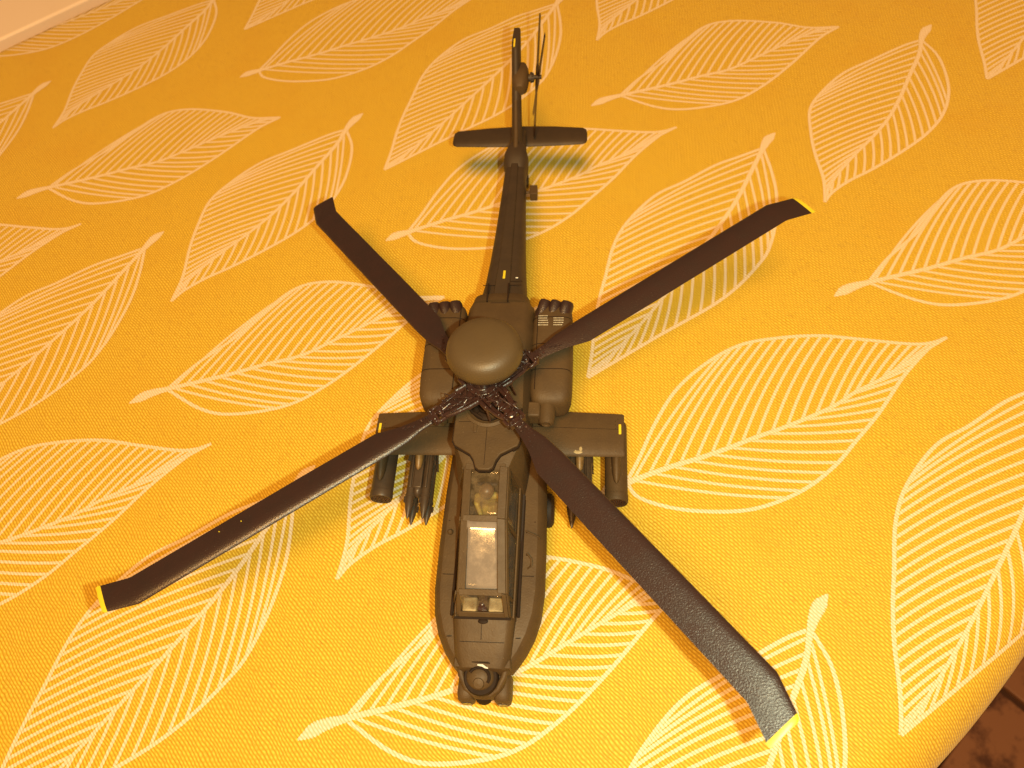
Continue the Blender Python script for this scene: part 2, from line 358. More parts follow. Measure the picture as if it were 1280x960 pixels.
def resample(pts, n):
    """Catmull-Rom through pts, n samples evenly by length"""
    P_ = [Vector(q) for q in pts]; P_ = [P_[0]*2-P_[1]] + P_ + [P_[-1]*2-P_[-2]]
    fine = []
    for i in range(1, len(P_)-2):
        for k in range(12):
            t = k/12; a, b, c, d = P_[i-1:i+3]
            fine.append(0.5*((2*b) + (c-a)*t + (2*a-5*b+4*c-d)*t*t + (3*b-a-3*c+d)*t*t*t))
    fine.append(P_[-2]); L = [0]
    for a, b in zip(fine, fine[1:]): L.append(L[-1]+(b-a).length)
    out = []; k = 0
    for i in range(n):
        s = L[-1]*i/(n-1)
        while k < len(L)-2 and L[k+1] < s: k += 1
        f = (s-L[k])/max(1e-9, L[k+1]-L[k]); out.append(fine[k].lerp(fine[k+1], min(1, f)))
    return out
def at(c, s):
    f = s*(len(c)-1); i = min(int(f), len(c)-2); return c[i].lerp(c[i+1], f-i)
def leaf_strokes(d, kind):
    """list of (points, widths, height) in lattice coordinates"""
    base, tip, stem = Vector(d['base'][0]), Vector(d['tip'][0]), Vector(d['stem'][0])
    up = resample([base]+[Vector(q) for q in d['up']]+[tip], 60)
    lo = resample([base]+[Vector(q) for q in d['lo']]+[tip], 60)
    rib = resample([base]+[Vector(q) for q in d['rib']]+[tip], 60)
    out = []
    r1 = at(rib, 0.12); bend = (base-stem)
    perp = Vector((-bend.y, bend.x)).normalized()
    side = 1 if (r1-base).dot(perp) < 0 else -1
    stalk = resample([stem, (stem+base)/2 + perp*side*(0.06*bend.length), base, at(rib, 0.06)], 12)
    out.append((stalk, [0.5, 1.7, 2.9, 3.2, 2.9, 2.6, 2.2, 1.9, 1.7, 1.5, 1.4, 1.3], 0.115))
    out.append((rib, [1.5 - 0.75*i/59 for i in range(60)], 0.10))
    for c, z in ((up, 0.085), (lo, 0.09)): out.append((c, [1.0]*60, z))
    for side_c, nv, lead in ((up, 22 if kind[0] == 'P' else 18, 0.39 if kind[0] == 'P' else 0.29), (lo, 18 if kind[0] == 'P' else 23, 0.33 if kind[0] == 'P' else 0.40)):
        for k in range(nv):
            s = 0.02 + 0.92*k/(nv-1)
            e = s + lead*(1 - s)**0.8 + 0.02
            e = min(0.985, e*0.97+0.03)
            a = at(rib, s); b = at(side_c, e); along = (at(rib, min(1, s+0.08))-at(rib, max(0, s))).normalized()
            ln = (b-a).length
            if ln < 2.2: continue
            c1 = a + (b-a)*0.33 - along*ln*0.05
            c2 = b - (b-a)*0.33 - along*ln*0.09
            pts = []
            for i in range(11):
                t = i/10; pts.append(a*(1-t)**3 + c1*3*t*(1-t)**2 + c2*3*t*t*(1-t) + b*t**3)
            out.append((pts, [0.82]*11, 0.03 + 0.016*(k % 3)))
    return out
STROKES = {k: leaf_strokes(v, k) for k, v in LEAF.items()}
n_leaf = 0
for kind, strokes in STROKES.items():
    par = int(kind[1])
    for i in range(-6, 9):
        if i % 2 != par: continue
        for j in range(-8, 9):
            o_ = OFF.get((kind, i, j), (0, 0)); sh = LA*i + LB*j + Vector(o_)
            ce = Vector(LEAF[kind]['rib'][4]) + sh
            if abs(ce.x) > 400 or ce.y > 420 or ce.y < -260: continue
            if ce @ ndir > 190 or ce @ ndir < -380 or ce @ FN > FARP+55 or abs(ce @ ed) > 380: continue
            V = []; F = []; UF = []; UA = []
            for pts, ws, hz in strokes:
                P2 = [q+sh for q in pts]; n0 = len(V)
                for q_i, q in enumerate(P2):
                    dd = (P2[min(q_i+1, len(P2)-1)] - P2[max(q_i-1, 0)]).normalized(); pp = Vector((-dd.y, dd.x))
                    for sgn in (-1, 0, 1):
                        e_ = q + pp*sgn*ws[q_i]*0.62
                        # each ribbon follows the cloth's own surface just above it
                        pos, nr = fold(e_.x, e_.y); V.append(tuple((pos+nr*hz)*S)); UF.append(uvflat(e_.x, e_.y)); UA.append((sgn, 0))
                for q_i in range(len(P2)-1):
                    for c_ in (0, 1):
                        a_ = n0+q_i*3+c_; F.append((a_, a_+1, a_+4, a_+3))
            if sum(1 for v_ in V if v_[2] > -0.06) == 0: continue
            me = bpy.data.meshes.new('leaf_print'); me.from_pydata(V, [], F); me.materials.append(PRINT)
            u1 = me.uv_layers.new(name='flat'); u2 = me.uv_layers.new(name='across')
            for l in me.loops: u1.data[l.index].uv = UF[l.vertex_index]; u2.data[l.index].uv = UA[l.vertex_index]
            if me.polygons[0].normal.z < 0: me.flip_normals()
            me.shade_smooth()
            lp = bpy.data.objects.new('leaf_print', me); sc.collection.objects.link(lp); lp.parent = cloth; n_leaf += 1
print('leaves', n_leaf)

# cream board beyond the far corner of the cloth
bt = thing('board', 'smooth cream board beyond the far left corner of the yellow cloth', 'board')
fe = Vector((FN.y, -FN.x))
def FP(a, d): q = fe*a + FN*d; return (q.x, q.y)
q = MB(); q.prism([FP(-520, FARP+3.2), FP(60, FARP+3.2), FP(60, FARP+63), FP(-520, FARP+63)], -40, 1.5); q.build('panel', BOARD, bt, bevel=1.2)
q = MB(); q.prism([FP(-520, FARP+64), FP(60, FARP+64), FP(60, FARP+92), FP(-520, FARP+92)], -40, 6); q.build('rim', BOARD, bt, bevel=2)

# ------------------------------------------------------------------ the helicopter
heli = thing('model_helicopter', 'olive brown scale model attack helicopter with four dark rotor blades standing on the yellow cloth', 'model helicopter')

def sect(y, zt, wt, zs, wm, zl, wb, zb, x0=0.0):
    """closed section: roof half-width wt at zt, shoulder wm at zs, widest to zl, keel wb at zb"""
    half = [(0, zt), (wt*0.5, zt), (wt*0.86, zt-0.12), (wt, zt-0.5), (wm-(wm-wt)*0.12, zs+(zt-zs)*0.12), (wm, zs-(zs-zl)*0.12), (wm, zl+(zs-zl)*0.15), (wm-(wm-wb)*0.25, zl-(zl-zb)*0.4), (wb, zb+0.2), (wb*0.5, zb), (0, zb)]
    return [Vector((x0+x, y, z)) for x, z in half] + [Vector((x0-x, y, z)) for x, z in half[-2:0:-1]]
def loft(rows, name, mat, parent=heli, **k):
    return MB().rings([sect(*r) for r in rows]).build(name, mat, parent, **k)
# lower hull, nose and engine deck
loft([(-62.5, 21.5, 4.2, 20, 5.2, 14, 3.0, 12.5), (-61.6, 24.6, 5.0, 22.5, 6.3, 14, 4, 11.8), (-58, 26.3, 5.9, 24, 7.0, 14, 5, 11.2), (-51, 28.6, 6.6, 26, 7.6, 13.5, 5.5, 11),
      (-49.9, 28.9, 6.7, 26, 7.7, 13.5, 5.5, 11)], 'nose', OLIVE)
loft([(-49.9, 25.4, 6.8, 24.6, 7.6, 13.5, 5.5, 11), (-40, 26, 7.0, 25, 8.2, 13.5, 6, 11), (-20, 27, 7.2, 26, 8.6, 13.5, 6, 11), (-17.4, 27.2, 7.3, 26, 8.6, 13.5, 6, 11)], 'cockpit_tub', BLACK)
loft([(-17.4, 43.0, 5.6, 34, 8.3, 16, 6, 11), (-15, 43.5, 6.6, 36, 8.7, 16, 6.5, 11), (-11, 43.9, 8.2, 38, 9.2, 16, 7, 12), (-3, 44, 8.4, 39, 9.6, 16, 7, 13), (10, 44, 8.2, 40, 9.9, 18, 7, 14),
      (24, 43, 8.0, 40, 10, 20, 7, 16), (35.5, 41.0, 7.8, 37, 9.6, 23, 6, 18)], 'engine_deck', OLIVE)
# sponsons (cheek fairings)
for s in (-1, 1):
    rs = []
    for y, xo, zt, zb in ((-61.5, 6.8, 21.5, 16), (-60, 8.3, 22.6, 15), (-57, 10.4, 23.4, 14.4), (-53, 12.3, 24, 14), (-48, 13.7, 24.4, 13.6), (-42, 14.3, 24.6, 13.4), (-30, 14.3, 24.8, 13.4), (-15, 13.9, 25, 13.4), (-2, 13.2, 25, 13.6), (6, 11.5, 24.4, 14.5), (9, 9.5, 23.5, 16)):
        xi = 5.0; rr = 1.3
        prof = [(xi, zt), (xo-3.1, zt), (xo-2.2, zt-0.15), (xo-1.2, zt-1.0), (xo-0.3, zt-3.2), (xo, zt-5), (xo-0.4, zb+2), (xo-1.8, zb), (xi, zb)]
        rs.append([Vector((s*x, y, z)) for x, z in prof])
    o = MB().rings(rs).build('sponson', OLIVE, heli, bevel=0.0, sharp=30)
    # panel joints
    q = MB()
    for yy, xo in ((-54.5, 11.7), (-24.5, 14.2), (-39, 14.3)):
        q.add([(s*7.9, yy-.1, 24.86+.0), (s*(xo-2.6), yy-.1, 24.86), (s*(xo-2.6), yy+.1, 24.86), (s*7.9, yy+.1, 24.86)], [(0,1,2,3)])
    q.build('panel_joint', LINE, heli)
# small handle and step on the sponsons
MB().ell((-10.7, -27.9, 25.4), (0.75, 0.75, 0.9), 12).build('step', OLIVE, heli)
MB().tube([(9.3,-27.5,25.0),(9.3,-27.5,26),(12.5,-29,26.1),(12.8,-29.2,25)], 0.22, 8).build('handle', OLIVE, heli)
MB().tube([(9.6,-33.5,24.8),(9.8,-33.5,26),(11,-35,26.1),(11,-36.6,26),(10,-37,24.8)], 0.22, 8).build('handle', OLIVE, heli)
MB().box((8.3,-34,25.2),(0.35,15.5,0.5)).build('dark_groove_line', LINE, heli, bevel=.15)  # raised dark strip paints in the darkness of the groove beside the canopy
MB().box((-8.3,-34,25.2),(0.35,15.5,0.5)).build('dark_groove_line', LINE, heli, bevel=.15)

# canopy: hoops (y, z, half width of the roof, sill z, sill half width)
H = [(-17.3, 42.9, 5.5, 29.0, 7.5), (-30.2, 41.0, 5.4, 28.2, 7.5), (-46.4, 34.4, 5.9, 27.2, 7.4), (-50.4, 29.3, 6.3, 27.0, 7.3)]
fr = MB()
def bar(a, b, wdt, t=0.5):
    a = Vector(a); b = Vector(b); d = (b-a).normalized(); u = d.cross(Vector((0,0,1))).normalized()*wdt/2; n_ = u.cross(d).normalized()
    if n_.z < 0: n_ = -n_
    r0 = [a+u-n_*t, a+u+n_*0.0, a-u+n_*0.0, a-u-n_*t]; r1 = [v+(b-a) for v in r0]
    fr.rings([r0, r1])
for s in (-1, 1):
    for k in range(3):
        y0, z0, w0, s0, q0 = H[k]; y1, z1, w1, s1, q1 = H[k+1]
        wd = 1.95 if k < 2 else 1.0
        i0, i1 = (w0-wd, w1-wd)
        # roof longeron as a plate between the pane edge and the roof's outer edge, then folded down the side
        fr.slab([(s*i0, y0, z0+.12), (s*w0, y0, z0-.25), (s*w1, y1, z1-.25), (s*i1, y1, z1+.12)], 0.5)
        fr.slab([(s*w0, y0, z0-.25), (s*(w0+.33), y0, z0-1.6), (s*(w1+.33), y1, z1-1.5), (s*w1, y1, z1-.25)], 0.4)
        fr.slab([(s*(q0-.25), y0, s0+1.4), (s*q0, y0, s0-3), (s*q1, y1, s1-3), (s*(q1-.25), y1, s1+(1.2 if k<2 else .6))], 0.5)
    for k, wd in ((0, 1.2), (1, 1.1), (2, 1.0), (3, .8)):
        y0, z0, w0, s0, q0 = H[k]
        fr.slab([(s*(w0+.02), y0-wd/2, z0-.22), (s*(q0+.0), y0-wd/2, s0), (s*(q0+.0), y0+wd/2, s0), (s*(w0+.02), y0+wd/2, z0-.22)], 0.4)
def cross(k, f, wd, dz=0.14):
    y0, z0, w0 = H[k][:3]
    sl = (H[min(k+1,3)][1]-H[max(k-1,0)][1])/(H[min(k+1,3)][0]-H[max(k-1,0)][0])
    fr.slab([(-w0+.5, y0+wd/2, z0+sl*wd/2+dz), (-w0+.5, y0-wd/2, z0-sl*wd/2+dz), (w0-.5, y0-wd/2, z0-sl*wd/2+dz), (w0-.5, y0+wd/2, z0+sl*wd/2+dz)], 0.5)
cross(0, 0, 1.6); cross(1, 0, 1.5); cross(2, 0, 1.3); cross(3, 0, 1.0)
fr.build('canopy_frame', OLIVE, heli, bevel=0.12)
def pane(c, name, mat, seg=8, bulge=0.0):
    """four-corner pane with a slight bulge and real thickness"""
    a, b, c_, d = [Vector(v) for v in c]; n_ = (b-a).cross(d-a).normalized()
    if n_.z < 0 : n_ = -n_
    q = MB(); vs = []
    for i in range(seg+1):
        for j in range(seg+1):
            u, v = i/seg, j/seg
            p_ = a.lerp(b, u).lerp(d.lerp(c_, u), v)
            vs.append(p_ + n_*bulge*(1-(2*u-1)**2)*(0.35+0.65*(1-(2*v-1)**2)))
    q.add(vs, [(i*(seg+1)+j, (i+1)*(seg+1)+j, (i+1)*(seg+1)+j+1, i*(seg+1)+j+1) for i in range(seg) for j in range(seg)])
    o = q.build(name, mat, heli); sd = o.modifiers.new('thick', 'SOLIDIFY'); sd.thickness = 0.25*S; sd.offset = -1
    return o
for k, mt, bl, rl, dz_ in ((0, GLASSC, .1, 0, 0), (1, GLASS, .03, .3, 1.17), (2, GLASSC, 0.0, 0, 0)):
    y0, z0, w0, s0, q0 = H[k]; y1, z1, w1, s1, q1 = H[k+1]
    i0, i1 = (w0-1.6, w1-1.6) if k < 2 else (w0-.8, w1-.8)
    lab(pane([(-i0, y0-.5, z0-.25+rl), (i0, y0-.5, z0-.25-rl), (i1, y1+.4, z1-.2-rl-dz_), (-i1, y1+.4, z1-.2+rl-dz_)], 'canopy_pane' if k < 2 else 'windscreen_pane', mt, bulge=bl),
        ('clear roof pane over the rear crew figure', 'smoky roof pane with a bright reflection', 'small front windscreen pane')[k])
    for s in (-1, 1):
        if k < 3:
            pane([(s*(w0+.2), y0-.4, z0-1.2), (s*(w1+.2), y1+.4, z1-1.2), (s*(q1-.3), y1+.4, s1+.4), (s*(q0-.3), y0-.4, s0+.4)], 'side_pane', GLASSC, bulge=0)

# crew
def crew(cx, cy, cz, suit, front):
    o = MB()
    o.ell((cx, cy, cz+1.0), (2.3, 1.5, 3.4), 14)
    o.ell((cx, cy-0.2, cz+3.6), (3.0, 1.3, 1.3), 14)
    o.tube([(cx,cy,cz+3),(cx,cy-.2,cz+5.5)], 0.8, 8)
    o.ell((cx, cy-0.5, cz+6.3), (1.45, 1.6, 1.75), 14)
    for s in (-1, 1):
        o.tube([(cx+s*2.5, cy, cz+3.6), (cx+s*3.1, cy-1.4, cz+1.4), (cx+s*1.9, cy-4.4, cz+0.9)], [0.95, 0.8, 0.55], 10)
        o.ell((cx+s*1.7, cy-4.9, cz+0.9), (0.65, 0.8, 0.5), 10)
        o.tube([(cx+s*1.1, cy-.4, cz-2), (cx+s*1.6, cy-5.5, cz-1.0), (cx+s*1.6, cy-7.6, cz-4.0)], [1.25, 1.0, 0.7], 10)
    f = o.build('crew_figure', suit, heli, remesh=0.28)
    lab(f, 'tiny seated crew figure in mustard suit')
    q = MB(); q.ell((cx, cy-0.35, cz+6.7), (1.95, 2.05, 1.95), 18); q.build('helmet', FIGB, f)
    q = MB(); q.lathe((cx, cy-1.9, cz+6.2), [(0.01,-.3),(.9,-.2),(1.1,.1),(.9,.4),(.01,.6)], axis=(0,-1,-.1), n=14); q.build('visor', LENS, f)
    q = MB(); q.box((cx, cy+1.9, cz+1.6), (2.6, .5, 4.6)); q.box((cx, cy-1.4, cz-3.0), (2.6, 2.9, .6)); q.build('seat', BLACK, heli, bevel=.3)
    return f
crew(0.1, -21.8, 32.4, FIGY, False)
crew(0.1, -37.0, 25.6, FIGY, True)
q = MB()
for s in (-1, 1): q.box((s*3.1, -47.9, 28.4), (1.75, 1.7, 1.6), Matrix.Rotation(s*0.1, 3, 'Y'))
q.build('cockpit_console', CREAM, heli, bevel=.35)
q = MB(); q.box((0.1, -47.4, 28.6), (1.05, 2.3, 2.5)); q.ell((.0, -48.0, 31.2), (.95, 1.2, .8), 12); q.tube([(-.7,-46.3,31.2),(0,-47.4,32),(.8,-48.4,30.8)], .35, 8); q.tube([(.6,-46.0,31.6),(0.3,-47.4,32.2),(-.6,-48.8,31.0)], .3, 8)
q.build('gunsight', HEADM, heli, bevel=.2)
q = MB(); q.box((0, -31.6, 31.0), (4.6, .5, 5.2)); q.box((0, -30.6, 34.6), (3.2, 1.2, 1.2)); q.build('instrument_panel', BLACK, heli, bevel=.3)

# windscreen seam on the nose, deck shield
q = MB(); q.box((0, -51.0, 28.95), (6.9, .28, .18)); q.ell((0.2,-51.7,28.9),(1.3,.7,.3),12); q.build('windscreen_seal', LINE, heli, bevel=.08)
q = MB()
q.prism([(-8.5,-1.2),(-8.7,-10.8),(-8.0,-12.2),(-4.0,-14.6),(-3.0,-16.2),(-2.4,-18.2),(-1.4,-18.9),(1.0,-18.9),(2.0,-18.2),(2.6,-16.2),(3.6,-14.6),(7.8,-12.2),(8.3,-10.8),(8.2,-1.2)], 43.4, 44.75)
q.build('deck_shield', OLIVE, heli, bevel=.25)
q = MB()
q.prism([(-8.75,-1.2),(-8.98,-10.9),(-8.2,-12.45),(-4.2,-14.85),(-3.2,-16.4),(-2.6,-18.4),(-1.45,-19.2),(1.05,-19.2),(2.2,-18.4),(2.8,-16.4),(3.8,-14.85),(8.0,-12.45),(8.58,-10.9),(8.45,-1.2)], 43.2, 44.08)
q.build('shield_gap', LINE, heli)
MB().box((-3.2, -7.2, 44.85), (.45, 1.5, .25)).build('latch', OLIVE, heli, bevel=.12)
MB().box((7.1, -13.2, 44.3), (.5, .25, .3), Matrix.Rotation(.6, 3, 'Z')).build('latch', LINE, heli)
# engraved lines on nose and deck
for c_, h_, a_ in (((0, -56.2, 27.12), (5.4, .07, .05), .3), ((-.2, -53.6, 27.85), (.06, 2.2, .05), .25), ((-.2, -12.5, 44.77), (.06, 5.2, .05), 0), ((0, -5.6, 44.77), (7.6, .06, .05), 0)):
    MB().box(c_, h_, Matrix.Rotation(a_, 3, 'X')).build('panel_joint', LINE, heli)
# mast base
q = MB(); q.lathe((-.2, -.6, 44.3), [(6.6,0),(6.6,.7),(5.8,1.0),(5.2,.6),(4.9,.5)], n=36); q.build('mast_collar', OLIVE, heli)
q = MB(); q.lathe((-.2, -.6, 44.4), [(4.9,.3),(4.9,1.0),(4.3,1.4),(3.4,1.4),(2.9,.9),(2.6,.7)], n=36); q.build('swash_plate', LINE, heli)
q = MB(); q.lathe((-.3, -.2, 44.6), [(2.4,0),(2.4,1.5),(1.7,2.2),(1.5,7.0),(1.5,14.5)], n=24); q.build('mast', HEADM, heli)
q = MB(); q.lathe((1.0, -3.9, 45), [(1.15,0),(1.25,.8),(1.15,2.0),(.8,2.6),(.01,2.7)], axis=(0,-.15,1), n=18); q.build('servo', OLIVE, heli)
q = MB(); q.lathe((-3.4, -2.9, 45), [(.9,0),(.9,1.4),(.5,1.9)], axis=(.2,-.1,1), n=14); q.lathe((4.3, 1.6, 45), [(.9,0),(.9,1.8),(.5,2.3)], axis=(-.1,.1,1), n=14); q.tube([(-5.5,-1,45.3),(-4,-3.6,46),(-1.5,-4.9,45.4)], .45, 10); q.build('servo', LINE, heli)

# engine nacelles
def rrect(cx, cz, hx, hz, y, r=0.35, n=28, e=4.2):
    out = []
    for k in range(n):
        t = 2*math.pi*k/n; c, s = math.cos(t), math.sin(t)
        out.append(Vector((cx + hx*math.copysign(abs(c)**(2/e), c), y, cz + hz*math.copysign(abs(s)**(2/e), s))))
    return out
for s in (-1, 1):
    rows = [(2.6, 2.6, 3.0), (3.0, 3.9, 4.0), (4.0, 4.9, 4.8), (6.0, 5.5, 5.3), (10, 5.75, 5.5), (20, 5.75, 5.6), (28, 5.7, 5.6), (33, 5.4, 5.3), (34.6, 4.8, 4.8)]
    o = MB().rings([rrect(s*15.0, 36.0, hx, hz, y) for y, hx, hz in rows]).build('engine_nacelle', OLIVE, heli, sharp=50)
    q = MB()
    for yy in (12.4, 20.6, 29.5):
        ring = rrect(s*15.0, 36.0, 5.80, 5.65, yy-.12); ring2 = rrect(s*15.0, 36.0, 5.80, 5.65, yy+.12)
        q.rings([ring, ring2], False, False)
    q.add([(s*10.9,6,41.56),(s*11.1,6,41.56),(s*11.1,33,41.62),(s*10.9,33,41.62)], [(0,1,2,3)])
    q.build('panel_joint', LINE, o)
    # gearbox nose barrel and intake lip
    q = MB(); q.lathe((s*14.2, 4.8, 37.2), [(2.75,0),(2.75,.8),(2.3,1.2),(2.2,5.4),(1.95,6.6),(1.2,7.2),(.9,7.1),(.85,6.8),(.01,6.7)], axis=(0,-1,0.04), n=26); q.build('gearbox_nose', OLIVE, heli)
    q = MB(); q.lathe((s*14.2, 4.0, 37.2), [(3.1,-.4),(3.25,.1),(3.1,.5),(2.6,.5)], axis=(0,-1,0.04), n=28); q.build('intake_ring', HEADM, heli)
    MB().box((s*10.9, 1.2, 37.5), (1.7, 2.2, 2.4)).build('intake_block', OLIVE, heli, bevel=.5)
    # three exhaust stubs
    for k in range(3):
        x = s*(12.0 + 3.05*k)
        q = MB(); d = Vector((s*.28, 1, .34)).normalized()
        q.lathe((x, 31.6-.3*k, 39.5), [(1.8,-1),(1.85,1.6),(1.8,3.7),(1.5,4.4),(1.2,4.5),(1.1,3.8),(.01,3.6)], axis=tuple(d), n=18, sq=(.85,1.15)); q.build('exhaust', BLADE, o)
# stencil blocks on the port nacelle (image right)
q = MB()
for cx, nrow in ((12.4, 5), (16.6, 4)):
    for r_ in range(nrow):
        x = cx-1.25
        while x < cx+1.25:
            wd = random.uniform(.18,.5); yy = 26.6+.78*(r_ if nrow == 5 else r_+.0)
            q.add([(x, yy, 41.64), (x+wd, yy, 41.64), (x+wd, yy+.3, 41.64), (x, yy+.3, 41.64)], [(0,1,2,3)]); x += wd+.07
q.build('stencil_text', PRINTW, heli)

# rear deck lines and tail boom
def bsec(y, zt, w_, zb, e=3.2, n=28):
    return rrect(0, (zt+zb)/2, w_, (zt-zb)/2, y, n=n, e=e)
MB().rings([bsec(*r) for r in ((34.8, 41.3, 8.2, 18), (38.5, 40.3, 7.4, 19), (46, 38.9, 6.2, 21), (56, 37.6, 5.4, 22.5), (66, 36.5, 4.8, 24), (84, 35.1, 4.0, 25.5), (98, 34.2, 3.5, 26.2), (107, 33.4, 3.0, 26.4), (118, 31.5, 2.4, 26.4))]).build('tail_boom', TAILP, heli, sharp=50)
q = MB()
q.rings([[Vector((s_*w_, y, z)) for s_, z in ((-1, zt-.9), (-.8, zt+.25), (.8, zt+.25), (1, zt-.9))] for y, zt, w_ in ((37, 40.7, 2.6), (56, 38.2, 2.0), (84, 35.5, 1.6), (99, 34.6, 1.3))])
q.build('drive_shaft_cover', TAILP, heli, bevel=.2)
q = MB(); q.rings([bsec(*r, e=3.5) for r in ((35.2, 42.3, 8.6, 30), (38.2, 41.3, 8.1, 30), (38.6, 40.9, 7.7, 30))]); q.build('deck_fairing', OLIVE, heli)
q = MB()
for x in (-3.7, 2.2): q.box((x, 38.0, 41.95), (.22, 3.2, .35))
q.build('deck_rail', LINE, heli, bevel=.1)
q = MB(); q.box((0, 42.2, 39.95), (5.6, .08, .06)); q.box((2.3, 44.0, 39.45), (3.4, .06, .06)); q.build('panel_joint', LINE, heli)
MB().box((.3, 46.2, 39.92), (.34, 1.6, .12), Matrix.Rotation(-.13, 3, 'X')).build('yellow_marking', YELLOW, heli, bevel=.05)
MB().box((4.0, 45.4, 39.3), (.35, .14, .1)).build('white_marking', WHITE, heli)
q = MB(); q.tube([(3.5,89,30),(5.4,89,30)], .5, 10); q.box((6.4, 88.6, 30), (1.2, 2.0, 1.6)); q.build('antenna_box', OLIVE, heli, bevel=.4)
q = MB(); q.rings([bsec(*r, e=2.8) for r in ((96.5, 34.3, 3.4, 26), (99, 36.0, 4.1, 26), (102.5, 36.4, 4.1, 26.5), (107, 35.6, 3.0, 27))]); q.build('fin_root_fairing', TAILP, heli)
# tail fin: swept, rings stacked from root to tip
def foil(y0, y1, z, th, x0=0, te=.08):
    pr = [0, .04, .12, .3, .55, .8, 1.0]; tk = [0, .45, .8, 1.0, .85+te*.2, .45+te*.6, te]
    up = [Vector((x0+th*tk[i], y0+(y1-y0)*pr[i], z)) for i in range(7)]
    return up + [Vector((x0-th*tk[i], y0+(y1-y0)*pr[i], z)) for i in range(6, 0, -1)]
MB().rings([foil(101, 121, 30, 1.9), foil(106, 124, 35, 1.75), foil(116, 131.5, 42, 1.6), foil(124.5, 138.5, 48.5, 1.5, 0, .7), foil(130.5, 142.2, 53.0, 1.4, 0, .85), foil(131.5, 142.2, 53.9, 1.15, 0, .8)]).build('tail_fin', TAILP, heli, sharp=60)
MB().tube([(0,102,34.9),(0,108.5,36.8),(0,118,43.6)], [.9,.8,.6], 10).build('fin_spine', OLIVE, heli)
MB().box((-.4, 134.0, 53.95), (.28, 2.0, .12), Matrix.Rotation(.05, 3, 'X')).build('yellow_marking', YELLOW, heli)
# tail rotor gearbox and rotor
q = MB(); q.rings([rrect(1.3, 45.3, hx, hz, y, e=3, n=20) for y, hx, hz in ((120.5, 1.4, 1.8), (122.5, 2.5, 3.0), (126, 2.8, 3.8), (129.5, 2.7, 3.8), (132, 2.0, 2.6), (133, 1.3, 1.6))]); q.build('tail_gearbox', OLIVE, heli)
tro = Vector((6.9, 127.2, 45.3))
q = MB(); q.tube([(3.6,127,45.2),(6.0,127.2,45.3)], [1.3,1.1], 14); q.tube([(4.6,127.1,45.3),(5.2,127.1,45.3)], 1.75, 14); q.tube([(5.9,127.2,45.3),(8.4,127.2,45.3)], .7, 12)
for k in range(6):
    a_ = k*math.pi/3; q.tube([(4.9,127.1+1.5*math.cos(a_),45.3+1.5*math.sin(a_)),(5.8,127.1+1.3*math.cos(a_),45.3+1.3*math.sin(a_))], .25, 6)
tr = q.build('tail_rotor', TAILP, heli)
for ang, lean, off_ in ((60, .088, 0.0), (103, .175, .55)):
    for s in (-1, 1):
        d = Vector((0, math.cos(math.radians(ang))*s, math.sin(math.radians(ang))*s)); d.x = lean*s; d.normalize()
        c_ = Vector((0, -d.z, d.y)).normalized()
        b_ = MB(); o_ = tro + Vector((off_, 0, 0)); nx = d.cross(c_).normalized()
        def trs(r, w_, t):
            return [o_+d*r+c_*w_+nx*0, o_+d*r+nx*t, o_+d*r-c_*w_, o_+d*r-nx*t]
        b_.rings([trs(.4,.5,.5), trs(3.2,.6,.5), trs(4.6,1.5,.4), trs(19.2,1.5,.32), trs(19.7,1.2,.2)]); b_.build('blade', BLADE, tr)

# stabiliser
rs = []
for x, y0, y1, th in ((-24.4,118.9,121.9,.25), (-24.1,117.6,123.9,.6), (-23.0,117.0,124.9,.85), (-12,116.4,125.9,1.05), (0,116,126.4,1.15), (12,116.0,125.8,1.05), (22.0,116.3,124.6,.85), (23.2,116.9,123.7,.6), (23.6,118.2,121.9,.25)):
    f = foil(y0, y1, 0, th); rs.append([Vector((x, v.y, 25.2+v.x)) for v in f])
MB().rings(rs).build('stabiliser', TAILP, heli, sharp=60)

